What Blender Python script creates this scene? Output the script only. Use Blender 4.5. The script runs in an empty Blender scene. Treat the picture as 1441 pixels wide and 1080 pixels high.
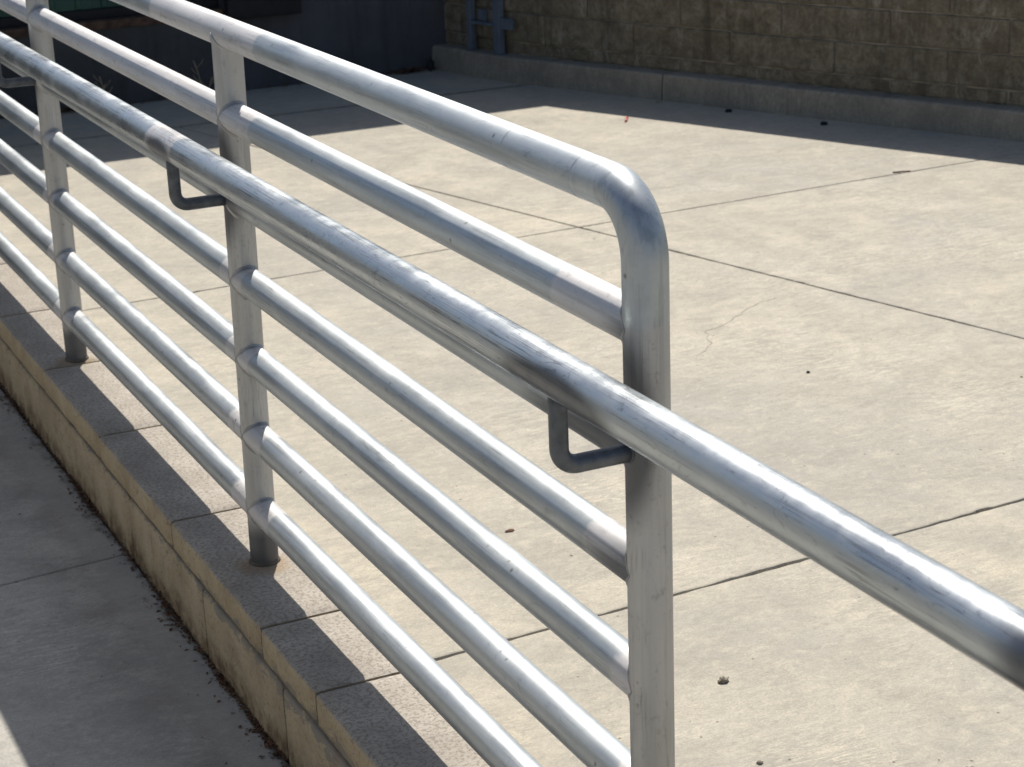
import bpy, bmesh, math, random
from mathutils import Vector, Matrix, noise
R = math.radians
random.seed(11)
S = bpy.context.scene
C = S.collection

# ------------------------------------------------------------------ camera
yaw, pitch, roll = 0.4356698, 0.3254519, -0.0385015
fwd = Vector((math.sin(yaw)*math.cos(pitch), math.cos(yaw)*math.cos(pitch), -math.sin(pitch)))
rt0 = Vector((math.cos(yaw), -math.sin(yaw), 0)); up0 = rt0.cross(fwd)
rt = rt0*math.cos(roll) + up0*math.sin(roll); up = -rt0*math.sin(roll) + up0*math.cos(roll)
cam_data = bpy.data.cameras.new('camera'); cam = bpy.data.objects.new('camera', cam_data); C.objects.link(cam)
m = Matrix((rt, up, -fwd)).transposed().to_4x4(); m.translation = Vector((-0.9403, -1.6917, 1.3794))
cam.matrix_world = m
cam_data.sensor_width = 36; cam_data.lens = 2792.58/1441*36
cam_data.clip_start = .05; cam_data.clip_end = 500
cam_data.dof.use_dof = True; cam_data.dof.focus_distance = 2.5; cam_data.dof.aperture_fstop = 18
S.camera = cam

# ------------------------------------------------------------------ sky, sun, exposure
TX, TY = .363, .70                       # the sun's slope towards +x and +y per metre of height
elev = math.atan(1/math.hypot(TX, TY)); azim = math.atan2(TX, TY)
W = bpy.data.worlds.new('World'); S.world = W; W.use_nodes = True
nt = W.node_tree; bg = nt.nodes['Background']
sky = nt.nodes.new('ShaderNodeTexSky'); sky.sky_type = 'NISHITA'; sky.sun_disc = False
sky.sun_elevation = elev; sky.sun_rotation = azim; sky.air_density = 1.0; sky.dust_density = 1.6; sky.ozone_density = 1.2
nt.links.new(sky.outputs[0], bg.inputs[0]); bg.inputs[1].default_value = .085
sd = bpy.data.lights.new('sun', 'SUN'); sd.energy = 4.8; sd.angle = R(.53); sd.color = (1, .945, .87)
sun = bpy.data.objects.new('sun', sd); C.objects.link(sun)
sun.rotation_euler = Vector((TX, TY, 1)).to_track_quat('Z', 'Y').to_euler()
S.view_settings.view_transform = 'Standard'; S.view_settings.look = 'None'
S.view_settings.exposure = 0.2; S.view_settings.gamma = 1
S.view_settings.use_curve_mapping = False

# ------------------------------------------------------------------ node helper
class NB:
    def __init__(s, name):
        s.m = bpy.data.materials.new(name); s.m.use_nodes = True; s.t = s.m.node_tree
        s.b = s.t.nodes['Principled BSDF']; s.o = s.t.nodes['Material Output']
        s.tc = s.t.nodes.new('ShaderNodeTexCoord')
    def n(s, typ, **kw):
        x = s.t.nodes.new(typ)
        for k, v in kw.items(): setattr(x, k, v)
        return x
    def l(s, a, b): s.t.links.new(a, b)
    def put(s, sock, v):
        if isinstance(v, bpy.types.NodeSocket): s.l(v, sock)
        elif isinstance(v, (tuple, list)) and len(v) == 3 and sock.type == 'RGBA': sock.default_value = (*v, 1)
        else: sock.default_value = v
    def co(s, scale=(1, 1, 1), loc=(0, 0, 0), rot=(0, 0, 0), rnd=False):
        mp = s.n('ShaderNodeMapping'); s.l(s.tc.outputs['Object'], mp.inputs[0])
        mp.inputs['Scale'].default_value = scale; mp.inputs['Location'].default_value = loc; mp.inputs['Rotation'].default_value = rot
        if rnd:
            oi = s.n('ShaderNodeObjectInfo'); v = s.n('ShaderNodeVectorMath', operation='ADD')
            sc = s.n('ShaderNodeMath', operation='MULTIPLY'); s.l(oi.outputs['Random'], sc.inputs[0]); sc.inputs[1].default_value = 37.
            s.l(mp.outputs[0], v.inputs[0]); s.l(sc.outputs[0], v.inputs[1]); return v.outputs[0]
        return mp.outputs[0]
    def noise(s, co, scale, detail=4, rough=.55, dist=0):
        x = s.n('ShaderNodeTexNoise'); s.l(co, x.inputs['Vector']); x.inputs['Scale'].default_value = scale
        x.inputs['Detail'].default_value = detail; x.inputs['Roughness'].default_value = rough; x.inputs['Distortion'].default_value = dist
        return x.outputs[0]
    def vor(s, co, scale, feature='F1'):
        x = s.n('ShaderNodeTexVoronoi', feature=feature); s.l(co, x.inputs['Vector']); x.inputs['Scale'].default_value = scale
        return x
    def step(s, v, a, b, lo=0., hi=1.):
        x = s.n('ShaderNodeMapRange', interpolation_type='SMOOTHSTEP'); s.put(x.inputs[0], v)
        x.inputs[1].default_value = a; x.inputs[2].default_value = b; x.inputs[3].default_value = lo; x.inputs[4].default_value = hi
        return x.outputs[0]
    def ma(s, op, a, b=0., c=0.):
        x = s.n('ShaderNodeMath', operation=op); s.put(x.inputs[0], a); s.put(x.inputs[1], b); s.put(x.inputs[2], c); return x.outputs[0]
    def mix(s, f, a, b, mode='MIX'):
        x = s.n('ShaderNodeMix', data_type='RGBA', blend_type=mode); s.put(x.inputs[0], f); s.put(x.inputs[6], a); s.put(x.inputs[7], b); return x.outputs[2]
    def ramp(s, v, pts):
        x = s.n('ShaderNodeValToRGB'); s.l(v, x.inputs[0]); e = x.color_ramp.elements
        while len(e) < len(pts): e.new(.5)
        for q, (p, c) in zip(e, pts): q.position = p; q.color = (*c, 1)
        return x.outputs[0]
    def attr(s, name):
        x = s.n('ShaderNodeAttribute', attribute_name=name); return x.outputs['Fac']
    def xyz(s):
        x = s.n('ShaderNodeSeparateXYZ'); s.l(s.tc.outputs['Object'], x.inputs[0]); return x.outputs
    def bump(s, h, strength, dist=.001, prev=None):
        x = s.n('ShaderNodeBump'); s.put(x.inputs['Height'], h); x.inputs['Strength'].default_value = strength; x.inputs['Distance'].default_value = dist
        if prev: s.l(prev, x.inputs['Normal'])
        return x.outputs[0]
    def done(s, col, rough=.8, metal=0., normal=None, spec=None):
        s.put(s.b.inputs['Base Color'], col); s.put(s.b.inputs['Roughness'], rough); s.put(s.b.inputs['Metallic'], metal)
        if normal is not None: s.l(normal, s.b.inputs['Normal'])
        if spec is not None: s.b.inputs['Specular IOR Level'].default_value = spec
        return s.m

def plain(name, col, rough=.8, metal=0., var=.25, scale=40., b=.3, rnd=False):
    k = NB(name); co = k.co(rnd=rnd); n = k.noise(co, scale)
    c2 = tuple(c*(1-var) for c in col); c3 = tuple(min(1, c*(1+var)) for c in col)
    return k.done(k.ramp(n, [(.3, c2), (.7, c3)]), rough, metal, k.bump(k.noise(co, scale*8, 3), b, .001))

# ------------------------------------------------------------------ materials
def concrete(name, cols, stain=(.16, .16, .15), smudge=.5, near_wall=False):
    k = NB(name); co = k.co()
    big = k.noise(co, 1.0, 7, .68, .5); mid = k.noise(co, 7, 6, .62, .6)
    c = k.ramp(big, [(.38, cols[0]), (.51, cols[1]), (.62, cols[2])])
    c = k.mix(k.step(mid, .38, .62, 0, .7), c, cols[3])
    # long trowel sweeps: stretched, warped noise read as thin pale and dark streaks
    sw = k.noise(k.co((1.6, 9, 1), rot=(0, 0, .5)), 3.2, 7, .68, 2.2)
    sw2 = k.noise(k.co((2.2, 10, 1), loc=(7, 3, 0), rot=(0, 0, -.35)), 3.6, 7, .7, 2.8)
    s1 = k.ma('SUBTRACT', 1., k.step(k.ma('ABSOLUTE', k.ma('SUBTRACT', sw, .5)), 0, .03))
    s2 = k.ma('SUBTRACT', 1., k.step(k.ma('ABSOLUTE', k.ma('SUBTRACT', sw2, .52)), 0, .022))
    patch = k.step(k.noise(co, 2.3, 3), .42, .68)
    c = k.mix(k.ma('MULTIPLY', k.ma('MULTIPLY', s1, patch), .8), c, tuple(min(1, x*1.45) for x in cols[2]))
    c = k.mix(k.ma('MULTIPLY', s2, .34), c, stain)
    blot = k.step(k.noise(k.co((1, 1.6, 1), loc=(3, 1, 0)), 3.0, 6, .65, 1.0), .56, .74, 0, smudge)
    c = k.mix(blot, c, stain)
    m2 = k.noise(k.co((1, 1.5, 1), rot=(0, 0, .3)), 24, 9, .80, .8)
    c = k.mix(k.step(m2, .50, .66, 0, .55), c, tuple(x*.66 for x in cols[1]))
    c = k.mix(k.step(m2, .50, .36, 0, .45), c, tuple(min(1, x*1.22) for x in cols[2]))
    sw3 = k.noise(k.co((3, 14, 1), loc=(1, 9, 0), rot=(0, 0, 1.1)), 4, 8, .72, 3.2)
    s3 = k.ma('SUBTRACT', 1., k.step(k.ma('ABSOLUTE', k.ma('SUBTRACT', sw3, .48)), 0, .016))
    c = k.mix(k.ma('MULTIPLY', k.ma('MULTIPLY', s3, k.step(k.noise(k.co(loc=(5, 5, 0)), 2.8, 3), .45, .6)), .6), c, tuple(min(1, x*1.5) for x in cols[2]))
    fine = k.noise(co, 260, 3, .7)
    c = k.mix(k.step(fine, .3, .75, 0, .5), c, tuple(x*.55 for x in cols[1]))
    gr = k.noise(co, 75, 5, .75)
    c = k.mix(k.step(gr, .5, .7, 0, .38), c, tuple(x*.6 for x in cols[0]))
    v = k.vor(co, 34); sp = k.ma('SUBTRACT', 1., k.step(v.outputs['Distance'], .04, .11))
    sp = k.ma('MULTIPLY', sp, k.step(k.noise(co, 9, 2), .50, .60))
    c = k.mix(k.ma('MULTIPLY', sp, .75), c, (.07, .055, .04))
    v2 = k.vor(k.co(loc=(4, 4, 4)), 40); sp2 = k.ma('SUBTRACT', 1., k.step(v2.outputs['Distance'], .03, .09))
    sp2 = k.ma('MULTIPLY', sp2, k.step(k.noise(k.co(loc=(9, 0, 0)), 6, 2), .55, .62))
    c = k.mix(k.ma('MULTIPLY', sp2, .5), c, (.75, .72, .66))
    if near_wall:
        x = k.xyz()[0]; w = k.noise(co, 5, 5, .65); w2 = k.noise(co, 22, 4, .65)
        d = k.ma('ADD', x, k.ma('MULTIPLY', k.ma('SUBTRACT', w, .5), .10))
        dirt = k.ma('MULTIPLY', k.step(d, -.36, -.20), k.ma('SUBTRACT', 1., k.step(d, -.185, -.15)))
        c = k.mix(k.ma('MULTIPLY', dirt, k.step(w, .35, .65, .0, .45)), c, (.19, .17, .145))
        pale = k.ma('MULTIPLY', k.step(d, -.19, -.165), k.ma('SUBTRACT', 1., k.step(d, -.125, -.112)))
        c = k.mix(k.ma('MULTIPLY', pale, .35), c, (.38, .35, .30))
        foot_dark = k.ma('MULTIPLY', k.step(d, -.122, -.108), k.step(w2, .35, .6, .35, 1.))  # uneven darker strip along the foot of the curb
        c = k.mix(k.ma('MULTIPLY', foot_dark, .45), c, (.05, .036, .022))
    nb = k.bump(k.noise(co, 420, 3, .7), .35, .0009)
    nb = k.bump(gr, .35, .002, nb); nb = k.bump(k.noise(co, 14, 4), .25, .004, nb)
    return k.done(c, k.step(mid, .3, .7, .72, .92), 0, nb, .35)

M = {}
M['yard'] = concrete('yard_concrete', [(.375, .352, .298), (.44, .402, .322), (.51, .456, .345), (.39, .364, .308)], (.27, .262, .235), .42)
M['ramp'] = concrete('ramp_concrete', [(.43, .41, .36), (.46, .44, .39), (.52, .495, .43), (.38, .37, .335)], (.22, .205, .18), .6, True)
M['kerb'] = concrete('kerb_concrete', [(.27, .245, .195), (.325, .29, .23), (.38, .335, .26), (.24, .22, .18)], (.10, .10, .09), .6)
M['joint'] = plain('joint_dirt', (.055, .045, .035), .95, 0, .5, 60)
M['ground'] = plain('bare_ground', (.22, .19, .15), .95, 0, .3, 3)

def blocks(top):
    k = NB('block_top' if top else 'block_face'); co = k.co()
    a = k.noise(co, 9, 6, .65); g = k.noise(co, 150, 4, .75); f = k.noise(co, 420, 2, .7)
    if top:
        c = k.ramp(a, [(.3, (.34, .305, .255)), (.55, (.43, .39, .33)), (.72, (.50, .46, .40))])
        c = k.mix(k.step(g, .46, .60, 0, .7), c, (.20, .17, .14))
        c = k.mix(k.step(f, .6, .75, 0, .5), c, (.68, .64, .58))
        # rust run-off where each post stands
        x, y, z = k.xyz()
        for py in (1.374, 2.71):
            dx = k.ma('MULTIPLY', k.ma('ADD', x, .01), 1.); dy = k.ma('SUBTRACT', y, py-.015)
            d = k.ma('SQRT', k.ma('ADD', k.ma('MULTIPLY', dx, dx), k.ma('MULTIPLY', dy, dy)))
            d = k.ma('ADD', d, k.ma('MULTIPLY', k.ma('SUBTRACT', k.noise(co, 30, 4), .5), .05))
            c = k.mix(k.step(d, .03, .058, .6, 0), c, (.30, .21, .12))
    else:
        c = k.ramp(a, [(.3, (.37, .30, .20)), (.55, (.47, .39, .265)), (.75, (.54, .46, .33))])
        c = k.mix(k.step(g, .48, .66, 0, .4), c, (.27, .19, .10))
        x, y, z = k.xyz()
        # mortar smeared over the bed joint, heavier towards the near end
        w = k.noise(k.co((1, 1, 2.2)), 16, 6, .7, .8)
        dz = k.ma('ABSOLUTE', k.ma('ADD', z, .060))
        thr = k.ma('ADD', k.ma('MULTIPLY', k.ma('SUBTRACT', w, .5), .16), k.ma('MULTIPLY_ADD', k.step(y, .6, 2.2), -.028, .024))
        sm = k.step(k.ma('SUBTRACT', thr, dz), 0., .006)
        c = k.mix(k.ma('MULTIPLY', sm, .8), c, (.25, .235, .205))
        # pinkish rust bloom and ground dirt at the foot
        lo = k.step(k.ma('ADD', z, k.ma('MULTIPLY', k.ma('SUBTRACT', a, .5), .12)), -.185, -.135, .85, 0)
        c = k.mix(k.ma('MULTIPLY', lo, k.step(k.noise(co, 34, 5, .7), .35, .6)), c, (.13, .095, .06))
        pk = k.step(k.noise(k.co(loc=(5, 2, 1)), 12, 6, .7), .55, .68, 0, .45)
        c = k.mix(pk, c, (.30, .20, .145))
        hair = k.noise(k.co(loc=(1, 7, 3)), 11, 4, .6, 1.2)
        hl = k.ma('SUBTRACT', 1., k.step(k.ma('ABSOLUTE', k.ma('SUBTRACT', hair, .5)), 0, .007))
        c = k.mix(k.ma('MULTIPLY', hl, .55), c, (.08, .055, .035))
    nb = k.bump(g, .5, .0022); nb = k.bump(f, .45, .001, nb); nb = k.bump(a, .4, .006, nb)
    return k.done(c, .93, 0, nb, .25)
M['cap_top'] = blocks(True); M['cap_face'] = blocks(False)
M['mortar'] = plain('mortar', (.13, .115, .09), .95, 0, .35, 50, .6)

def wallblock():
    k = NB('wall_block'); co = k.co(rnd=True); cw = k.co()
    a = k.noise(co, 20, 10, .8, .4); g = k.noise(co, 70, 5, .75)
    oi = k.n('ShaderNodeObjectInfo')
    c = k.ramp(a, [(.33, (.112, .093, .062)), (.5, (.20, .170, .118)), (.66, (.32, .28, .205))])
    c = k.mix(k.ma('MULTIPLY', oi.outputs['Random'], .2), c, (.13, .10, .075))
    c = k.mix(k.step(g, .5, .7, 0, .5), c, (.08, .066, .045))
    ge = k.n('ShaderNodeNewGeometry'); mp = k.n('ShaderNodeMapping'); k.l(ge.outputs['Position'], mp.inputs[0])
    mp.inputs['Scale'].default_value = (1.6, 1.6, .9)
    ef = k.step(k.noise(mp.outputs[0], 5.5, 9, .78, .6),   .53, .66, 0, .6)
    c = k.mix(ef, c, (.43, .40, .33))
    mp2 = k.n('ShaderNodeMapping'); k.l(ge.outputs['Position'], mp2.inputs[0]); mp2.inputs['Scale'].default_value = (6, 6, .8)
    c = k.mix(k.step(k.noise(mp2.outputs[0], 2.5, 6, .7), .5, .7, 0, .55), c, (.06, .053, .038))
    nb = k.bump(g, .7, .004); nb = k.bump(a, .5, .01, nb)
    return k.done(c, .95, 0, nb, .2)
M['wall_block'] = wallblock()
M['wall_mortar'] = plain('wall_mortar', (.24, .21, .16), .95, 0, .5, 14, .6)

def galv(name, rail=True, handrail=False):
    """weathered galvanised pipe; attributes: paint (signed m inside the sprayed band), soot"""
    k = NB(name); co = k.co()
    st = (70, 2.2, 70) if rail else (70, 70, 2.2)
    along = k.noise(k.co(st), 1., 5, .65, .3)
    sp = k.noise(co, 55, 5, .7); cloud = k.noise(k.co((1, .35, 1) if rail else (1, 1, .35)), 12, 4, .5, .5)
    spang = k.vor(k.co(), 130); sc = k.n('ShaderNodeSeparateColor'); k.l(spang.outputs['Color'], sc.inputs[0])
    zinc = k.ramp(cloud, [(.3, (.42, .45, .46)), (.5, (.48, .51, .515)), (.72, (.54, .57, .575))])
    zinc = k.mix(k.ma('MULTIPLY', sc.outputs[0], .12), zinc, (.30, .33, .37))
    zinc = k.mix(k.step(along, .48, .68, 0, .5), zinc, (.23, .25, .27))
    if handrail: zinc = k.mix(.4, zinc, (.50, .535, .555))
    paintc = k.ramp(cloud, [(.3, (.56, .55, .54)), (.7, (.66, .645, .635))] if rail else [(.3, (.42, .42, .41)), (.7, (.56, .56, .55))])
    paintc = k.mix(k.step(along, .48, .7, 0, .4), paintc, (.31, .30, .285))
    paintc = k.mix(k.step(sp, .57, .70, 0, .45), paintc, (.27, .25, .23))
    pn = k.ma('ADD', k.attr('paint'), k.ma('MULTIPLY', k.ma('SUBTRACT', k.noise(co, 38, 4, .6), .5), .030))
    pm = k.step(pn, -.006, .006)
    c = k.mix(pm, zinc, paintc)
    rough = k.ma('ADD', k.step(cloud, .3, .7, *((.35, .47) if handrail else (.44, .54))), k.ma('MULTIPLY', pm, .08))
    metal = k.ma('SUBTRACT', .76 if handrail else .68, k.ma('MULTIPLY', pm, .42 if rail else .12))
    if handrail:
        # hand-worn: dark draw lines and scuffs along the pipe
        ln = k.noise(k.co((150, .9, 150), loc=(2, 0, 5)), 1., 6, .62, .25)
        l1 = k.ma('SUBTRACT', 1., k.step(k.ma('ABSOLUTE', k.ma('SUBTRACT', ln, .5)), .0, .022))
        br = k.step(k.noise(k.co((20, 4, 20)), 1.3, 3), .42, .54)
        l1 = k.ma('MULTIPLY', l1, br)
        ln2 = k.noise(k.co((110, 2.4, 110), loc=(12, 3, 5), rot=(.02, 0, .015)), 1., 3, .5, .3)
        l2 = k.ma('SUBTRACT', 1., k.step(k.ma('ABSOLUTE', k.ma('SUBTRACT', ln2, .47)), .0, .007))
        l1 = k.ma('MAXIMUM', l1, k.ma('MULTIPLY', l2, k.step(k.noise(k.co((14, 3, 14), loc=(2, 2, 2)), 1.3, 3), .5, .56)))
        cr = k.noise(k.co((50, 70, 50), loc=(3, 3, 9)), 1., 3, .6, .6)     # short cross nicks
        l3 = k.ma('SUBTRACT', 1., k.step(k.ma('ABSOLUTE', k.ma('SUBTRACT', cr, .5)), .0, .012))
        l1 = k.ma('MAXIMUM', l1, k.ma('MULTIPLY', l3, k.step(k.noise(k.co((22, 9, 22), loc=(6, 2, 2)), 1.3, 3), .60, .64)))
        c = k.mix(k.ma('MULTIPLY', l1, .75), c, (.055, .055, .06))
        scf = k.step(k.noise(k.co((60, 14, 60), loc=(8, 1, 1)), 1.6, 7, .8, 1.6), .56, .66, 0, .6)
        c = k.mix(scf, c, (.12, .12, .13))
        rough = k.ma('ADD', rough, k.ma('MULTIPLY', k.step(k.noise(co, 26, 5, .65), .35, .65), -.12))
    else:
        scf = k.step(k.noise(k.co((45, 11, 45) if rail else (45, 45, 11), loc=(8, 1, 1)), 1.4, 7, .8, 1.4), .55, .68, 0, .42)
        c = k.mix(scf, c, (.20, .205, .21))
        rough = k.ma('ADD', rough, k.ma('MULTIPLY', k.step(k.noise(k.co((1, .5, 1) if rail else (1, 1, .5)), 24, 4, .6), .35, .65), -.07))
        ln = k.noise(k.co((130, .8, 130) if rail else (130, 130, .8), loc=(4, 2, 5)), 1., 5, .6, .25)
        l1 = k.ma('SUBTRACT', 1., k.step(k.ma('ABSOLUTE', k.ma('SUBTRACT', ln, .5)), .0, .014))
        c = k.mix(k.ma('MULTIPLY', k.ma('MULTIPLY', l1, k.step(k.noise(k.co((18, 18, 18)), .6, 3), .5, .6)), .5), c, (.09, .09, .09))
        v = k.vor(co, 38); nick = k.ma('SUBTRACT', 1., k.step(v.outputs['Distance'], .05, .16))
        nick = k.ma('MULTIPLY', nick, k.step(k.noise(co, 13, 3), .52, .60))
        c = k.mix(k.ma('MULTIPLY', nick, .7), c, (.10, .095, .09))
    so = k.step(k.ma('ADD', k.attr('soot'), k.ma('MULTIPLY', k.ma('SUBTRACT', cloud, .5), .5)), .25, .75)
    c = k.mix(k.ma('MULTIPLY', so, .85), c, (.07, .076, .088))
    # bumps: fine grain, lengthwise draw marks and broad unevenness
    nb = k.bump(k.noise(co, 300, 3, .6), .10, .0003); nb = k.bump(along, .03, .0006, nb); nb = k.bump(k.noise(co, 9, 2), .035, .002, nb)
    return k.done(c, rough, metal, nb, .5)
M['rail'] = galv('galvanised_rail'); M['post'] = galv('galvanised_post', rail=False); M['hand'] = galv('galvanised_handrail', handrail=True)
M['weld'] = plain('weld_bead', (.40, .39, .38), .5, .4, .35, 120, .6)
M['rod'] = plain('bracket_rod', (.12, .13, .145), .5, .5, .3, 60, .4)

def painted(name, col, stain, streak=(6, 6, .7), rough=.7):
    k = NB(name); co = k.co()
    a = k.noise(co, 3, 6, .65); v = k.noise(k.co(streak), 3, 6, .7)
    c = k.ramp(a, [(.3, tuple(x*.75 for x in col)), (.7, tuple(x*1.25 for x in col))])
    c = k.mix(k.step(v, .45, .72, 0, .6), c, stain)
    return k.done(c, rough, 0, k.bump(k.noise(co, 120, 4, .7), .4, .002), .3)
M['dock'] = painted('dock_wall_paint', (.068, .069, .080), (.036, .036, .040))
M['dock_low'] = painted('dock_low_concrete', (.065, .066, .07), (.03, .029, .028))
M['green'] = painted('green_door_paint', (.03, .085, .062), (.018, .045, .035), (9, 9, .5), .5)
M['rust'] = plain('rusty_steel', (.10, .06, .04), .85, .2, .5, 25, .6)
M['rubber'] = plain('black_rubber', (.012, .012, .014), .8, 0, .3, 30, .4)
M['steel'] = plain('blue_grey_paint', (.12, .15, .19), .55, .1, .25, 14, .3)
M['leaf'] = plain('dry_leaf', (.12, .06, .03), .9, 0, .6, 60, .3, True)
M['straw'] = plain('dry_stalk', (.35, .28, .17), .9, 0, .3, 60)
M['red'] = plain('red_plastic', (.62, .06, .04), .4, 0, .2, 60)
M['black'] = plain('black_grit', (.012, .012, .012), .8, 0, .3, 80)
M['stone'] = plain('grey_stone', (.30, .26, .20), .9, 0, .5, 120, .7)
M['crack'] = plain('hairline_dirt', (.30, .275, .235), .95, 0, .4, 80)

# ------------------------------------------------------------------ object helpers
def tag(o, label=None, cat=None, group=None, kind=None):
    if label: o['label'] = label
    if cat: o['category'] = cat
    if group: o['group'] = group
    if kind: o['kind'] = kind
    return o
def empty(name, loc=(0, 0, 0)):
    o = bpy.data.objects.new(name, None); C.objects.link(o); o.location = loc; o.empty_display_size = .1; return o
def link(name, me, mat=None, parent=None):
    if mat is not None:
        for q in (mat if isinstance(mat, (list, tuple)) else [mat]): me.materials.append(M[q] if isinstance(q, str) else q)
    o = bpy.data.objects.new(name, me); C.objects.link(o)
    if parent is not None: o.parent = parent; o.matrix_parent_inverse = Matrix.Translation(parent.location).inverted()
    return o
def mesh(name, vs, fs, smooth=False):
    me = bpy.data.meshes.new(name); me.from_pydata([tuple(v) for v in vs], [], fs); me.validate(); me.update()
    if smooth: me.shade_smooth()
    return me
def box_mesh(name, x0, x1, y0, y1, z0, z1, bev=0.0, seg=2, jit=0.):
    bm = bmesh.new(); bmesh.ops.create_cube(bm, size=1)
    for v in bm.verts:
        v.co = Vector((x0 if v.co.x < 0 else x1, y0 if v.co.y < 0 else y1, z0 if v.co.z < 0 else z1)) + Vector([random.uniform(-jit, jit) for _ in range(3)])
    if bev: bmesh.ops.bevel(bm, geom=bm.edges[:], offset=bev, segments=seg, affect='EDGES', profile=.6)
    me = bpy.data.meshes.new(name); bm.to_mesh(me); bm.free(); return me
def box(name, dims, mat, parent=None, bev=.003, **k): return link(name, box_mesh(name, *dims, bev=bev, **k), mat, parent)

def tube(name, pts, r, mat, parent, seg=40, paint=None, soot=None, cap=True, up=Vector((0, 0, 1)), rfun=None):
    """sweep a circle along points; paint/soot are functions of the centre point (and normal)"""
    P = [Vector(p) for p in pts]; n = len(P); vs = []; pa = []; so = []
    T = [(P[min(i+1, n-1)]-P[max(i-1, 0)]).normalized() for i in range(n)]
    u = T[0].orthogonal().normalized() if abs(T[0].dot(up)) > .99 else (up - T[0]*up.dot(T[0])).normalized()
    for i in range(n):
        if i: u = (u - T[i]*u.dot(T[i])).normalized()
        w = T[i].cross(u); rr = rfun(i/(n-1)) if rfun else r
        for j in range(seg):
            a = 2*math.pi*j/seg; d = u*math.cos(a)+w*math.sin(a); v = P[i]+d*rr; vs.append(v)
            pa.append(paint(P[i], d) if paint else -1.); so.append(soot(P[i], d) if soot else 0.)
    fs = [(i*seg+j, i*seg+(j+1) % seg, (i+1)*seg+(j+1) % seg, (i+1)*seg+j) for i in range(n-1) for j in range(seg)]
    if cap: fs += [tuple(range(seg-1, -1, -1)), tuple(range((n-1)*seg, n*seg))]
    me = mesh(name, vs, fs, True)
    for nm, arr in (('paint', pa), ('soot', so)):
        at = me.attributes.new(nm, 'FLOAT', 'POINT'); at.data.foreach_set('value', arr)
    if cap:
        for p in me.polygons[-2:]: p.use_smooth = False
    return link(name, me, mat, parent)
def line(a, b, step=.02):
    a, b = Vector(a), Vector(b); n = max(1, int((b-a).length/step)); return [a.lerp(b, i/n) for i in range(n+1)]
def arc(c, u, v, r, a0, a1, n=16):
    c, u, v = Vector(c), Vector(u), Vector(v)
    return [c+u*math.cos(a0+(a1-a0)*i/n)*r+v*math.sin(a0+(a1-a0)*i/n)*r for i in range(n+1)]

# ------------------------------------------------------------------ ground, yard, ramp
g = link('ground', mesh('ground', [(-60, -60, -.26), (60, -60, -.26), (60, 60, -.26), (-60, 60, -.26)], [(0, 1, 2, 3)]), 'ground'); tag(g, kind='structure')

KP = [(2.262, 5.86), (2.375, 5.40), (2.53, 5.02), (2.70, 4.63), (2.895, 4.18), (3.085, 3.75), (3.275, 3.33), (4.13, 1.43), (5.07, -.66), (6.3, -3.4)]
class Path:
    def __init__(s, pts):
        s.p = [Vector((x, y, 0)) for x, y in pts]; s.d = [0.]
        for a, b in zip(s.p, s.p[1:]): s.d.append(s.d[-1]+(b-a).length)
        s.L = s.d[-1]
    def at(s, t, off=0.):
        t2 = min(max(t, 0), s.L-1e-6); i = max(j for j in range(len(s.d)-1) if s.d[j] <= t2)
        f = (t-s.d[i])/(s.d[i+1]-s.d[i]); p = s.p[i].lerp(s.p[i+1], f) if 0 <= t <= s.L else s.p[i]+(s.p[i+1]-s.p[i])*f
        T = (s.p[i+1]-s.p[i]).normalized()
        # blend tangents near corners
        if f > .5 and i+2 < len(s.p): T = T.lerp((s.p[i+2]-s.p[i+1]).normalized(), (f-.5)).normalized()
        elif f < .5 and i > 0: T = T.lerp((s.p[i]-s.p[i-1]).normalized(), (.5-f)).normalized()
        N = Vector((-T.y, T.x, 0)); return p+N*off, T, N          # N points outward (away from the yard)
KERB = Path(KP)
def kx(y):
    for (x0, y0), (x1, y1) in zip(KP, KP[1:]):
        if y0 >= y >= y1: return x0+(x1-x0)*(y0-y)/(y0-y1)
    return KP[-1][0] if y < KP[-1][1] else KP[0][0]

def slab(name, poly, z, mat, parent, depth=.05, gaps=None, seed=0, chip=.0012, step=.012):
    """poly: corner list, counter-clockwise; gaps: half joint width for each edge starting at that corner"""
    n = len(poly); out = []
    for i in range(n):
        a = Vector(poly[i]); b = Vector(poly[(i+1) % n]); L = (b-a).length; T = (b-a)/L; N = Vector((-T.y, T.x)); k = max(1, int(L/step))
        for j in range(k):
            f = j/k; gp = gaps[i] if gaps else .003
            if j == 0:
                c0 = Vector(poly[i-1]); T0 = (a-c0).normalized(); N0 = Vector((-T0.y, T0.x)); g0 = gaps[i-1] if gaps else .003
                out.append((a+N*gp+N0*g0, (N+N0).normalized())); continue
            p = a.lerp(b, f)
            w = noise.noise(Vector((p.x*45, p.y*45, seed)))*chip + noise.noise(Vector((p.x*6, p.y*6, seed+9)))*chip*1.2
            w += max(0, noise.noise(Vector((p.x*22, p.y*22, seed+5)))-.42)*chip*4.5
            out.append((p+N*(gp+w), N))
    m_ = len(out); vs = []
    for off, zz in ((0, z-depth), (0, z-.004), (.0018, z-.0010), (.005, z)):
        for p, N in out: q = p+N*off; vs.append((q.x, q.y, zz))
    fs = [(k*m_+i, k*m_+(i+1) % m_, (k+1)*m_+(i+1) % m_, (k+1)*m_+i) for k in range(3) for i in range(m_)]
    fs.append(tuple(range(3*m_, 4*m_)))
    return link(name, mesh(name, vs, fs), mat, parent)

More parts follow.
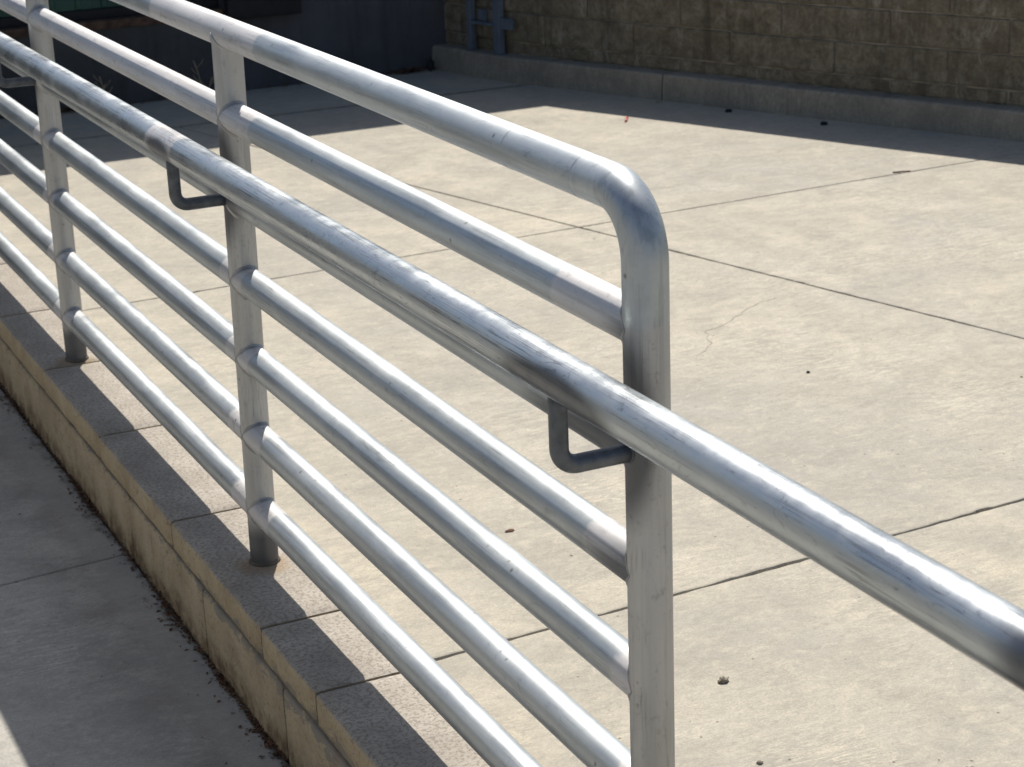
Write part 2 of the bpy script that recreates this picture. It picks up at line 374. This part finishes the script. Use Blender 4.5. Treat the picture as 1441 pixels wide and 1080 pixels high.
XE = .094
yard = link('yard', box_mesh('yard', XE, 6.6, -4, 6.4, -.25, -.012), 'joint'); tag(yard, kind='structure')
def By(x): return 3.104+.038*(x-.124)
def Cy(x): return .877+.047*(x-.1)
def Dy(x): return -1.35+.05*x
def Ax(y): return 1.36-.251*(y-3.89)
def meet(fy):                            # where joint A crosses a cross joint
    x = 1.5
    for _ in range(20): x = Ax(fy(x))
    return (x, fy(x))
Ly = lambda x: 5.285-.004*x
rows = [(lambda x: -4.0, Dy, 0, .003), (Dy, Cy, .003, .0024), (Cy, By, .0024, .0014), (By, Ly, .0016, .010)]
for i, (lo, hi, g0, g1) in enumerate(rows):
    a0, a1 = meet(lo), meet(hi)
    slab('slab', [(XE, lo(XE)), a0, a1, (XE, hi(XE))], 0, 'yard', yard, gaps=[g0, .0026, g1, .002], seed=i*3, chip=.0022 if i in (1, 2) else .0008)
    # right of joint A, out to the kerb
    def ke(f):
        y = f(3.)
        for _ in range(20): y = f(kx(y))
        return (kx(y)+.03, y)
    k0, k1 = ke(lo), ke(hi); right = [k0]
    for (x, y) in reversed(KP):
        if k0[1]+.05 < y < k1[1]-.05: right.append((x+.03, y))
    right.append(k1)
    slab('slab', [a0]+right+[a1], 0, 'yard', yard, gaps=[g0]+[0]*(len(right)-1)+[g1, .0026], seed=i*3+40, chip=.0022 if i in (1, 2) else .0008)
slab('slab', [(XE, Ly(0)), (2.43, Ly(2.4)), (2.29, 5.90), (XE, 5.90)], 0, 'yard', yard, gaps=[.010, 0, 0, 0], seed=77)
# hairline crack in the big slab
def ribbon(name, pts, w, z, mat, parent, seed=0):
    vs = []; fs = []; Q = []
    for a, b in zip(pts, pts[1:]):
        a, b = Vector(a), Vector(b); n = max(2, int((b-a).length/.012))
        Q += [a.lerp(b, i/n) for i in range(n)]
    Q.append(Vector(pts[-1]))
    for i, p in enumerate(Q):
        T = (Q[min(i+1, len(Q)-1)]-Q[max(i-1, 0)]).normalized(); N = Vector((-T.y, T.x))
        p = p+N*noise.noise(Vector((p.x*25, p.y*25, seed)))*.012
        f = i/(len(Q)-1); ww = w*(.35+.65*abs(noise.noise(Vector((p.x*30, p.y*30, seed+3))))*2)*min(1, 6*f+.1, 6*(1-f)+.1)
        vs += [(p+N*ww).to_tuple()+(z,), (p-N*ww).to_tuple()+(z,)]
    fs = [(2*i, 2*i+1, 2*i+3, 2*i+2) for i in range(len(Q)-1)]
    return link(name, mesh(name, vs, fs), mat, parent)
ribbon('crack', [(1.21, 1.95), (1.30, 2.03), (1.33, 2.11), (1.42, 2.15), (1.54, 2.24), (1.66, 2.27)], .0011, .0006, 'crack', yard, 3)

ramp = link('ramp', box_mesh('ramp', -2.11, XE-.02, -4, 7, -.255, -.207), 'joint'); tag(ramp, kind='structure')
ZR = -.195
def Ry(x): return 1.985+.10*(x+.1)
for i, (lo, hi) in enumerate([(lambda x: -4., lambda x: -.55), (lambda x: -.55, Ry), (Ry, lambda x: 4.45), (lambda x: 4.45, lambda x: 7.)]):
    slab('slab', [(-2.095, lo(-2.1)), (-.096, lo(-.1)), (-.096, hi(-.1)), (-2.095, hi(-2.1))], ZR, 'ramp', ramp, gaps=[.002, 0, .002, 0], seed=100+i, chip=.001)

# ------------------------------------------------------------------ low block curb under the railing
curb = empty('block_curb', (0, 1.4, ZR)); tag(curb, 'low curb of tan concrete blocks under the metal railing, its top half shaded', 'curb')
def xl(y): return -.1015+.0039*min(max(y, 0), 6)
def cap_block(y0, y1, z0, z1, seed, top=True):
    """block whose arrises wander and chip; rings run along y"""
    n = max(4, int((y1-y0)/.012)); prof = []
    r_ = .006
    vs = []; fs = []; mi = []
    for i in range(n+1):
        f = i/n; y = y0+(y1-y0)*f
        e = min(f, 1-f)*(y1-y0); ins = .0045*max(0, 1-e/.007)          # rounded block ends
        def nz(k, s=9): return noise.noise(Vector((y*s, seed*3.1+k, z1*7)))
        xa = xl(y)+nz(0, 14)*.0022+nz(1, 60)*.0009+ins
        xb = XE-.0005-ins
        rc = r_+max(0, nz(2, 18)-.1)*.016
        zt = z1-ins*.8+nz(3, 8)*.0006
        if top: pr = [(xb, z0), (xb, zt-.004), (xb-.004, zt), (0.0, zt), (xa+rc, zt), (xa+rc*.35, zt-rc*.25), (xa+rc*.08, zt-rc*.6), (xa, zt-rc*1.2), (xa+nz(4, 20)*.001, (z0+z1)/2), (xa+.001, z0+.004), (xa+.004, z0)]
        else: pr = [(xb, z0), (xb, zt), (xa+.006, zt), (xa+.002, zt-.002), (xa, zt-.006), (xa+nz(4, 20)*.0016, (z0+z1)/2), (xa, z0+.006), (xa+.003, z0)]
        m_ = len(pr); vs += [(a, y, b) for a, b in pr]
    for i in range(n):
        for j in range(m_):
            a, b = i*m_+j, i*m_+(j+1) % m_; fs.append((a, a+m_, b+m_, b)); mi.append(0 if (top and j < 5) else 1)
    fs += [tuple(range(m_)), tuple(range(n*m_+m_-1, n*m_-1, -1))]; mi += [1, 1]
    me = mesh('block', vs, fs); me.materials.append(M['cap_top']); me.materials.append(M['cap_face'])
    me.polygons.foreach_set('material_index', mi); me.shade_smooth()
    bm = bmesh.new(); bm.from_mesh(me); bmesh.ops.recalc_face_normals(bm, faces=bm.faces)
    for e in bm.edges:
        if len(e.link_faces) == 2 and e.calc_face_angle(0) > R(50): e.smooth = False
    bm.to_mesh(me); bm.free()
    return link('block', me, None, curb)
ZB = -.058
caps = [-4, -3.5, -2.99, -2.48, -1.96, -1.45, -.93, -.42, .10, .368, .868, 1.125, 1.639, 2.166, 2.675, 3.17, 3.69, 4.2, 4.71, 5.22, 5.85]
for i, (a, b) in enumerate(zip(caps, caps[1:])): cap_block(a+.004, b-.004, ZB+.004, .0005, i)
lows = [-4, -3.4, -2.9, -2.4, -1.86, -1.36, -.84, -.33, .17, .62, 1.03, 1.46, 1.955, 2.455, 2.96, 3.45, 3.95, 4.45, 4.95, 5.45, 5.85]
for i, (a, b) in enumerate(zip(lows, lows[1:])): cap_block(a+.0035, b-.0035, ZR-.03, ZB-.004, i+50, False)
vs = []
for y in (-4, 0, 1.5, 3, 4.5, 5.85): vs += [(xl(y)+.0055, y, ZR-.04), (xl(y)+.0055, y, -.0055), (XE-.003, y, -.0055), (XE-.003, y, ZR-.04)]
fs = [(i*4+j, i*4+(j+1) % 4, (i+1)*4+(j+1) % 4, (i+1)*4+j) for i in range(5) for j in range(4)]+[(3, 2, 1, 0), (20, 21, 22, 23)]
link('mortar', mesh('mortar', vs, fs), 'mortar', curb)

# ------------------------------------------------------------------ railing
RR = .0243
rail_root = empty('guard_railing', (0, 0, 0)); tag(rail_root, 'galvanised pipe railing of seven bars with an offset handrail, on the block curb', 'railing')
PY = [0.0, 1.374, 2.710, 4.07, 5.42]; TILT = [0, -.030, 0, 0, 0]
def pyz(i, z): return PY[i]+TILT[i]*z
SR = .0015
ZS = [.9170, .7830, .6475, .5110, .3750, .2360, .0980]
def rz(k, y): return ZS[k]+SR*y
BR = .067                                # elbow radius
# sprayed zinc bands either side of each post, per bar: (towards the camera, away from it)
random.seed(5)
bands = {}
for k in range(7):
    for i in range(5): bands[(k, i)] = (random.uniform(.045, .085), random.uniform(.05, .10))
bands[(1, 0)] = (0, .17); bands[(1, 1)] = (.15, .62); bands[(1, 2)] = (.9, .4); bands[(3, 1)] = (.05, .06)
bands[(5, 0)] = (0, .055); bands[(4, 0)] = (0, .05); bands[(6, 1)] = (.10, .09); bands[(6, 2)] = (.08, .08); bands[(5, 1)] = (.09, .08); bands[(3, 0)] = (0, .11)
def rail_paint(k):
    def f(p, d):
        best = -1
        for i in range(5):
            near, far = bands[(k, i)]; y0 = pyz(i, p.z); best = max(best, min(p.y-(y0-near), (y0+far)-p.y))
        return best
    return f
def rail_soot(k):
    def f(p, d):
        s = 0
        for i in range(5):
            y0 = pyz(i, p.z); q = abs(p.y-y0); w = {(3, 0): .16, (1, 0): .07, (2, 0): .30, (2, 1): .12}.get((k, i), .03)
            amt = {(3, 0): .62, (1, 0): .5, (2, 0): .9, (2, 1): .6}.get((k, i), .35)
            s = max(s, amt*(1-q/w) + (.25 if d.z < .2 else 0)*(amt > .4)*(q < w))
        return s
    return f
for k in range(1, 7):
    for i in range(4):
        z = ZS[k]; y0, y1 = pyz(i, z)+.004, pyz(i+1, z)-.004
        tube('rail', line((0, y0, rz(k, y0)), (0, y1, rz(k, y1)), .012), RR-.0003, 'rail', rail_root, paint=rail_paint(k), soot=rail_soot(k), cap=False)
# top rail, with its butt-welded elbow over the end post
def top_paint(p, d): return max(min(p.y-1.145, 1.70-p.y), min(p.y-2.45, 2.95-p.y))
def top_soot(p, d): return 0.
tube('top_rail', line((0, .1175, rz(0, .1175)), (0, 5.47, rz(0, 5.47)), .012), RR, 'rail', rail_root, paint=top_paint, soot=top_soot, seg=48, cap=False)
zt = rz(0, 0)
elb = arc((0, BR, zt-BR), (0, 0, 1), (0, -1, 0), BR, 0, math.pi/2, 28)
def post_paint(i):
    return (lambda p, d: .80-p.z) if i == 0 else (lambda p, d: .05)
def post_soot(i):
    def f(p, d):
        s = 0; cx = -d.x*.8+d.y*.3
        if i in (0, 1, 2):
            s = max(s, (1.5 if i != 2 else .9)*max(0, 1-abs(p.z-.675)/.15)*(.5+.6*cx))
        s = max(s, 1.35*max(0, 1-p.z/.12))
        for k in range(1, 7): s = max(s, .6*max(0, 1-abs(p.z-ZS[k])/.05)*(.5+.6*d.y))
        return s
    return f
tube('bent_end_post', line((0, .1175, rz(0, .1175)), (0, BR, zt), .012)[:-1]+elb+line((0, 0, zt-BR), (0, 0, -.004), .012)[1:], RR, 'post', rail_root, seg=48,
     paint=lambda p, d: .79-p.z, soot=lambda p, d: post_soot(0)(p, d) if p.z < .83 else 0., cap=False)
for i in range(5):
    ztop = (rz(0, 0)-BR if i == 0 else rz(0, PY[i])-.008)
    if i: tube('post', line((0, PY[i], -.004), (0, pyz(i, ztop), ztop), .012), RR, 'post', rail_root, paint=post_paint(i), soot=post_soot(i), seg=48, cap=False)
    # grout collar at the foot
    if i < 5:
        tube('base_collar', [(0, PY[i], .0), (0, PY[i], .0035), (0, PY[i], .006)], 0, 'mortar', rail_root, seg=40, cap=True, rfun=lambda f: RR+.0035-.003*f)
# weld beads: saddle curves where bars meet posts
def bead(i, k, sgn):
    """concave fillet between bar and post, following their saddle-shaped meeting line"""
    z0 = rz(k, PY[i]); y0 = pyz(i, z0); vs = []; n = 48; m_ = 7
    for j in range(n):
        a = 2*math.pi*j/n; cx, cz = math.cos(a), math.sin(a); x = RR*cx; zz = RR*cz; yy = math.sqrt(max(RR*RR-x*x, 0))
        q = Vector((x, sgn*yy, zz)); pn = Vector((x, sgn*yy, 0)).normalized(); e1 = Vector((0, sgn, 0))
        e2 = Vector((cx, 0, cz)); e2 = e2-pn*e2.dot(pn)
        f = .0062*(1+.22*noise.noise(Vector((a*5, i*3.3, k*2.1+sgn))))*(.25+.75*abs(cz))
        for t in range(m_):
            tt = math.pi/2*t/(m_-1); p = q+e1*f*(1-math.sin(math.pi/2-tt))*1.0+e2*f*(1-math.sin(tt))
            lift = .0004*math.sin(math.pi*t/(m_-1))+.00025
            p += (Vector((cx, 0, cz))*.6+pn*.4)*lift + Vector([noise.noise(p*300+Vector((u*7, 0, 0)))*.0003 for u in range(3)])
            vs.append(p+Vector((0, y0, z0)))
    fs = [(j*m_+t, ((j+1) % n)*m_+t, ((j+1) % n)*m_+t+1, j*m_+t+1) for j in range(n) for t in range(m_-1)]
    me = mesh('weld', vs, fs, True)
    for nm, v in (('paint', .05), ('soot', .42)):
        at = me.attributes.new(nm, 'FLOAT', 'POINT'); at.data.foreach_set('value', [v]*len(vs))
    link('weld', me, 'post', rail_root)
for i in range(5):
    for k in range(1, 7):
        if i < 4: bead(i, k, 1)
        if i > 0: bead(i, k, -1)
for i in range(1, 5):                     # post head under the top rail
    z0 = rz(0, PY[i]); y0 = pyz(i, z0); pts = []
    for j in range(41):
        a = 2*math.pi*j/40; x = RR*math.cos(a); yy = RR*math.sin(a); pts.append(Vector((x*1.01, y0+yy*1.01, z0-math.sqrt(max(RR*RR-x*x, 0))-.0004)))
    tube('weld', pts, .0028, 'post', rail_root, seg=10, cap=False, paint=lambda p, d: .05, soot=lambda p, d: .2)
for (p, ax) in (((0, .1175, rz(0, .1175)), 'y'), ((0, .285, rz(0, .28)), 'y')):
    pts = [Vector(p)+(Vector((math.cos(a), 0, math.sin(a))) if ax == 'y' else Vector((math.cos(a), math.sin(a), 0)))*(RR-.0003) for a in [2*math.pi*j/36 for j in range(37)]]
    tube('weld', pts, .0007, 'rail', rail_root, seg=6, cap=False)
# handrail, in front of the bars on bent-rod brackets
XH, ZH = -.103, .751
def hz(y): return ZH-.0014*y
def hx(y): return XH-.0006*y
def hsoot_dark(p, d):
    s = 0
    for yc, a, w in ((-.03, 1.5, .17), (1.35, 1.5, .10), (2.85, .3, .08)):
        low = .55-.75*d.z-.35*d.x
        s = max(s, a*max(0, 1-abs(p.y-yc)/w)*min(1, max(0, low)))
    return max(s, min(1.0, max(0, (-.665-p.y)/.10)))  # pipe also darkens towards its near end
def hpaint(p, d):
    for yc, w in ((1.35, .07),):
        if abs(p.y-yc) < w*2: return w-abs(p.y-yc)
    return -1
ye = -.775; hb = .075
hp = line((hx(ye), ye, hz(ye)), (hx(5.5), 5.5, hz(5.5)), .012)
bend = arc((hx(ye), ye, hz(ye)-hb), (0, 0, 1), (0, -1, 0), hb, math.pi/2, 0, 20)[:-1]
stub = line((hx(ye), ye-hb, hz(ye)-hb-.07), (hx(ye), ye-hb, hz(ye)-hb), .014)[:-1]
hr = tube('handrail', stub+bend+hp, RR, 'hand', rail_root, seg=56, paint=hpaint, soot=hsoot_dark)
for i in range(5):
    zb = .651; yb = pyz(i, zb); xb = hx(yb); zh = hz(yb); rb = .020
    path = line((xb, yb, zh-RR*.6), (xb, yb, zb+rb), .02)[:-1] + arc((xb+rb, yb, zb+rb), (-1, 0, 0), (0, 0, -1), rb, 0, math.pi/2, 12) + line((xb+rb, yb, zb), (-RR*.6, yb, zb), .02)[1:]
    br = tube('bracket', path, .0101, 'rod', rail_root, seg=20)
    for c, ax in (((xb, yb, zh-RR+.0015), 2), ((-RR-.0005, yb, zb), 0)):
        pts = []
        for j in range(25):
            a = 2*math.pi*j/24; q = Vector(c)
            if ax == 2: q += Vector((math.cos(a)*.0096, math.sin(a)*.0096, .0022*abs(math.cos(a))))
            else: q += Vector((.0022*abs(math.sin(a)), math.sin(a)*.0096, math.cos(a)*.0096))
            pts.append(q)
        tube('weld', pts, .0016, 'rod', br, seg=8, cap=False)

# ------------------------------------------------------------------ kerb and block wall on the right
kerb = empty('concrete_kerb', tuple(KERB.at(1.3)[0])); tag(kerb, 'low grey concrete kerb along the foot of the brown block wall', 'kerb')
def kerb_section(t0, t1, seed):
    n = max(2, int((t1-t0)/.04)); vs = []; fs = []
    for i in range(n+1):
        t = t0+(t1-t0)*i/n; p, T, N = KERB.at(t)
        nz = noise.noise(Vector((t*5, seed, 0)))*.002
        pr = [(-.002, -.04), (.0+nz, .0), (.004+nz, .06), (.006+nz, .088), (.009+nz, .0935), (.016, .0965+nz), (.075, .098), (.17, .098), (.17, -.04)]
        m_ = len(pr); vs += [(p+N*a+Vector((0, 0, b))).to_tuple() for a, b in pr]
    fs = [(i*m_+j, i*m_+(j+1) % m_, (i+1)*m_+(j+1) % m_, (i+1)*m_+j) for i in range(n) for j in range(m_)]
    fs += [tuple(range(m_)), tuple(range(n*m_+m_-1, n*m_-1, -1))]
    me = mesh('kerb_section', vs, fs)
    bm = bmesh.new(); bm.from_mesh(me); bmesh.ops.recalc_face_normals(bm, faces=bm.faces); bm.to_mesh(me); bm.free()
    return link('kerb_section', me, 'kerb', kerb)
t = 0.; ks = [0, 1.26, 3.3, 5.35, 7.4, KERB.L]
for i, (a, b) in enumerate(zip(ks, ks[1:])): kerb_section(a+.0025, b-.0025, i)

wall = empty('block_wall', tuple(KERB.at(1.3, .1)[0])); tag(wall, 'weathered brown slump block wall rising behind the grey kerb', 'wall')
WOFF = .066
def brick_mesh(L, h, seed):
    nx, nz_ = 12, 4; D = .11; vs = []; fs = []
    bm = bmesh.new(); bmesh.ops.create_cube(bm, size=1)
    for v in bm.verts: v.co = Vector((v.co.x*L, v.co.y*D+D/2, v.co.z*h+h/2))
    bmesh.ops.subdivide_edges(bm, edges=[e for e in bm.edges if abs((e.verts[0].co-e.verts[1].co).x) > .1], cuts=7)
    bmesh.ops.bevel(bm, geom=[e for e in bm.edges if e.calc_face_angle(0) > 1], offset=.004, segments=1, affect='EDGES')
    for v in bm.verts:                    # slumped, uneven face
        b = math.sin(math.pi*min(max(v.co.z/h, 0), 1))
        v.co.y += (-.003*b + noise.noise(Vector((v.co.x*9, v.co.z*20, seed)))*.0035)*(1 if v.co.y < D/2 else 0)
        v.co.z += noise.noise(Vector((v.co.x*11, seed*2, v.co.z*3)))*.0018
    me = bpy.data.meshes.new('block'); bm.to_mesh(me); bm.free(); me.materials.append(M['wall_block']); return me
PITCH = .44; zc = .098; courses = [.050, .117, .117, .117, .117]
for ci, h in enumerate(courses):
    vars_ = [brick_mesh(PITCH-.0035, h-.005, ci*10+q) for q in range(4)]
    t = -.02-(PITCH*.5 if ci % 2 else 0)
    while t < KERB.L:
        tc = t+PITCH/2
        if tc > -.05:
            p, T, N = KERB.at(tc, WOFF)
            me = vars_[random.randrange(4)]
            o = bpy.data.objects.new('block', me); C.objects.link(o); o.parent = wall; o.matrix_parent_inverse = Matrix.Translation(wall.location).inverted()
            pr = random.uniform(-.0015, .0015)+(.003 if ci == 0 else 0)
            mm = Matrix((T, N, Vector((0, 0, 1)))).transposed().to_4x4(); mm.translation = p+N*pr+Vector((0, 0, zc+.003)); o.matrix_basis = mm
        t += PITCH
    zc += h
# mortar core (a continuous strip a little behind the faces)
n = 120; vs = []
for i in range(n+1):
    p, T, N = KERB.at(KERB.L*i/n, WOFF)
    vs += [(p+N*a+Vector((0, 0, b))).to_tuple() for a, b in ((.0062, .05), (.0062, zc-.006), (.105, zc-.006), (.105, .05))]
fs = [(i*4+j, i*4+(j+1) % 4, (i+1)*4+(j+1) % 4, (i+1)*4+j) for i in range(n) for j in range(4)]+[(3, 2, 1, 0), (n*4, n*4+1, n*4+2, n*4+3)]
link('mortar', mesh('mortar', vs, fs), 'wall_mortar', wall)

# ------------------------------------------------------------------ loading dock at the back
dock = empty('loading_dock', (.6, 5.9, 0)); tag(dock, 'dark grey loading dock wall with a green door, behind the railing', 'building')
DY = 5.85; HT = 1.46
box('dock_wall', (-2.6, 1.388, DY, DY+1.2, -.25, .322), 'dock_low', dock, bev=.004)
box('wall', (1.39, 2.80, DY+.004, DY+1.2, -.25, HT), 'dock', dock, bev=.004)
box('wall', (-2.6, -1.3, DY+.002, DY+1.2, .324, HT), 'dock', dock, bev=.004)
box('wall', (-1.298, 1.388, DY+.002, DY+1.2, 1.10, HT), 'dock', dock, bev=.004)
box('steel_edge', (-1.298, 1.386, DY-.008, DY+.05, .296, .329), 'rust', dock, bev=.003)
box('threshold_seal', (-1.296, 1.386, DY+.055, DY+.09, .327, .365), 'rubber', dock, bev=.004)
# ribbed green door leaf
dv = box('door', (-1.296, 1.386, DY+.075, DY+.10, .366, 1.098), 'green', dock, bev=.002)
vs = []; fs = []
for q in range(27):
    x0 = -1.27+q*.1; rb = box_mesh('rib', x0, x0+.022, DY+.066, DY+.0755, .368, 1.096, bev=.003, seg=1)
    if q < 27: link('rib', rb, 'green', dv)
for x0 in (.487, -.55): box('door_post', (x0, x0+.028, DY+.052, DY+.072, .33, 1.098), 'rubber', dock, bev=.003)
sp = box('dock_seal', (1.392, 1.695, DY-.055, DY+.003, .287, 1.25), 'rubber', dock, bev=.008)
box('mounting_plate', (1.40, 1.69, DY-.058, DY-.0555, .30, .303), 'rubber', sp, bev=0)

# ------------------------------------------------------------------ unseen stucco wall, added for bounce light and pipe reflections
M['stucco'] = painted('bounce_wall_stucco', (.44, .43, .40), (.34, .33, .30), (2, 2, .5), .9)
sw = box('added_bounce_wall', (-2.35, -2.1, -5, 7, -.25, 1.5), 'stucco', None, bev=.01); tag(sw, 'added pale stucco wall outside the frame, for bounce light and pipe reflections', 'wall')

# ------------------------------------------------------------------ steel ladder bolted in the corner
def on_kerb(y, off):
    x = kx(y); return x
la = empty('steel_ladder', (2.36, 5.55, .098)); tag(la, 'blue grey steel ladder foot standing on the kerb in the wall corner', 'ladder')
p1, T1, N1 = KERB.at(.235, .028); p2, T2, N2 = KERB.at(.415, .028)
TT = (p2-p1).normalized(); NN = Vector((-TT.y, TT.x, 0)); Mx = Matrix((TT, NN, Vector((0, 0, 1)))).transposed().to_4x4()
def lbox(name, dims, parent=la, bev=.002):
    me = box_mesh(name, *dims, bev=bev); me.transform(Matrix.Translation(p1)@Mx); return link(name, me, 'steel', parent)
d12 = (p2-p1).length
for x0, w in ((0, .026), (d12-.004, .040)):
    s_ = lbox('side_rail', (x0-w/2, x0+w/2, -.006, .022, .099, .55))
    lbox('base_plate', (x0-w/2-.006, x0+w/2+.006, -.012, .026, .0985, .102), s_, .001)
for zq in (.205, .47): lbox('rung', (-.008, d12-.01, -.004, .018, zq, zq+.012))
lbox('wall_bracket', (d12+.017, d12+.085, .0, .016, .200, .243))
lbox('junction_box', (.03, .085, .020, .034, .218, .262))

# ------------------------------------------------------------------ litter and loose bits
def lump(name, loc, size, mat, label, cat, seed, squash=.6, **kw):
    bm = bmesh.new(); bmesh.ops.create_icosphere(bm, subdivisions=2, radius=1)
    for v in bm.verts:
        f = 1+noise.noise(v.co*1.7+Vector((seed, 0, 0)))*.55; v.co = Vector((v.co.x*size[0]*f, v.co.y*size[1]*f, max(v.co.z, -.5)*size[2]*f))
    zmin = min(v.co.z for v in bm.verts)
    for v in bm.verts: v.co.z -= zmin
    me = bpy.data.meshes.new(name); bm.to_mesh(me); bm.free()
    o = link(name, me, mat); o.location = loc; tag(o, label, cat, **kw); return o
lump('pebble', (.452, .593, 0), (.0085, .006, .005), 'stone', 'small jagged brown stone on the sunny slab, in front of the end post', 'stone', 4)
lump('pebble', (.369, .362, 0), (.0045, .0035, .0028), 'stone', 'tiny brown stone chip on the slab at the bottom edge of the photo', 'stone', 8)
lump('grit', (1.366, 1.738, 0), (.004, .0035, .003), 'black', 'tiny black speck alone in the middle of the big sunny slab', 'grit', 2)
lump('rubber_scrap', (2.763, 4.34, 0), (.014, .010, .007), 'black', 'left of two black scraps in the shade before the kerb', 'scrap', 5)
lump('rubber_scrap', (2.908, 3.951, 0), (.015, .009, .008), 'black', 'right of two black scraps in the shade before the kerb', 'scrap', 9)
lump('paper_scrap', (2.655, 4.655, 0), (.016, .009, .003), 'straw', 'small pale paper scrap at the kerb joint in the shade', 'scrap', 12)
lump('dead_leaf', (.425, 1.275, 0), (.010, .005, .002), 'leaf', 'small brown leaf on the sunny slab behind the lower bars', 'leaf', 6)
lump('dark_rag', (2.235, 5.80, 0), (.016, .012, .034), 'black', 'dark crumpled rag in the corner at the end of the kerb', 'rag', 15)
def stick(name, pts, r, mat, parent=None): return tube(name, pts, r, mat, parent, seg=6)
o = stick('straw_piece', [(2.372, 4.395, .003), (2.39, 4.415, .006), (2.398, 4.437, .005), (2.412, 4.449, .004)], .0034, 'red'); tag(o, 'curled red plastic strip on the sunlit concrete near the shadow edge', 'strip')
o = stick('twig', [(2.66, 3.214, .002), (2.69, 3.204, .003), (2.715, 3.199, .002)], .002, 'leaf'); tag(o, 'short dry twig lying beside the far slab joint', 'twig')
# leaf litter packed in the angle between ramp and block face
def litter(name, n, place, size, mat, label, cat, seed):
    random.seed(seed); vs = []; fs = []
    for _ in range(n):
        x, y, z, sc = place(); a = random.uniform(0, 6.28); tl = random.uniform(-.5, .5); l = size*sc*random.uniform(.5, 1.5); w = l*random.uniform(.15, .55)
        u = Vector((math.cos(a), math.sin(a), tl*.6))*l; v = Vector((-math.sin(a), math.cos(a), random.uniform(-.5, .5)))*w; c = Vector((x, y, z)); h = Vector((0, 0, l*.18))
        b = len(vs); vs += [c-u, c-v*.7-u*.2, c+v-u*.1+h, c+u*.9+h*.5, c+u*.3-v+h]
        fs += [(b, b+1, b+2), (b+1, b+4, b+3, b+2)]
    o = link(name, mesh(name, vs, fs), mat); tag(o, label, cat, kind='stuff'); return o
clus = [3.05, 2.36, 1.67, 1.34, 2.27, 1.12, 3.4, .9]
def gut():
    y = random.uniform(.3, 5.6) if random.random() < .62 else random.choice(clus)+random.gauss(0, .045)
    d = abs(random.gauss(0, .0055))
    if random.random() < .10: d += random.uniform(0, .03)
    return (xl(y)-.0015-d, y, ZR+.0015+max(0, .007-d)*random.random(), 1)
litter('leaf_litter', 2900, gut, .0048, 'leaf', 'dry brown leaf litter along the foot of the block curb', 'leaf litter', 21)
litter('grit_litter', 1000, gut, .0026, 'black', 'fine black grit trapped along the foot of the block curb', 'grit', 22)
def docklit():
    x = random.choice([random.gauss(.78, .07), random.uniform(.2, 2.2), random.gauss(2.15, .05)]); return (x, DY-.012-abs(random.gauss(0, .02)), .004+random.random()*.012, 1)
litter('dock_litter', 420, docklit, .012, 'leaf', 'dead leaves gathered at the foot of the dark dock wall', 'leaf litter', 23)
def spec():
    return (random.uniform(.15, 3.0), random.uniform(.2, 4.4), .001, random.uniform(.3, 1.1))
litter('yard_specks', 130, spec, .0028, 'leaf', 'scattered specks of leaf and grit on the sunny yard concrete', 'specks', 24)
def spec2(): return (random.uniform(-.9, -.12), random.uniform(.6, 3.5), ZR+.001, random.uniform(.3, 1.2))
litter('ramp_specks', 120, spec2, .003, 'leaf', 'scattered specks of leaf and grit on the shaded ramp', 'specks', 25)
# dry weeds rooted at the dock wall
def weed(x, y, stalks, label, seed):
    random.seed(seed); w = empty('weed', (x, y, 0)); tag(w, label, 'weed')
    for (dx, dy, h, lean) in stalks:
        pts = [(x+dx+lean*(q/5)**1.7, y+dy-.01*q/5, h*q/5) for q in range(6)]
        s_ = stick('stalk', pts, .0022, 'straw', w)
        for q in (2, 3, 4):
            p = Vector(pts[q]); d = random.choice((-1, 1)); stick('sprig', [p, p+Vector((.02*d, -.004, .018)), p+Vector((.03*d, -.006, .034))], .0014, 'straw', s_)
weed(1.265, 5.80, [(0, 0, .15, -.03), (.02, .0, .08, .02)], 'thin pale dry stalk against the dark dock wall', 1)
weed(1.17, 5.33, [(0, 0, .055, .03), (-.02, 0, .04, -.03)], 'dry weed sprouting from the dark joint in the shaded yard', 2)
weed(.85, 5.79, [(0, 0, .10, .03), (.03, 0, .13, -.02), (-.03, 0, .07, -.03)], 'dry weed tuft among dead leaves by the dock wall', 3)
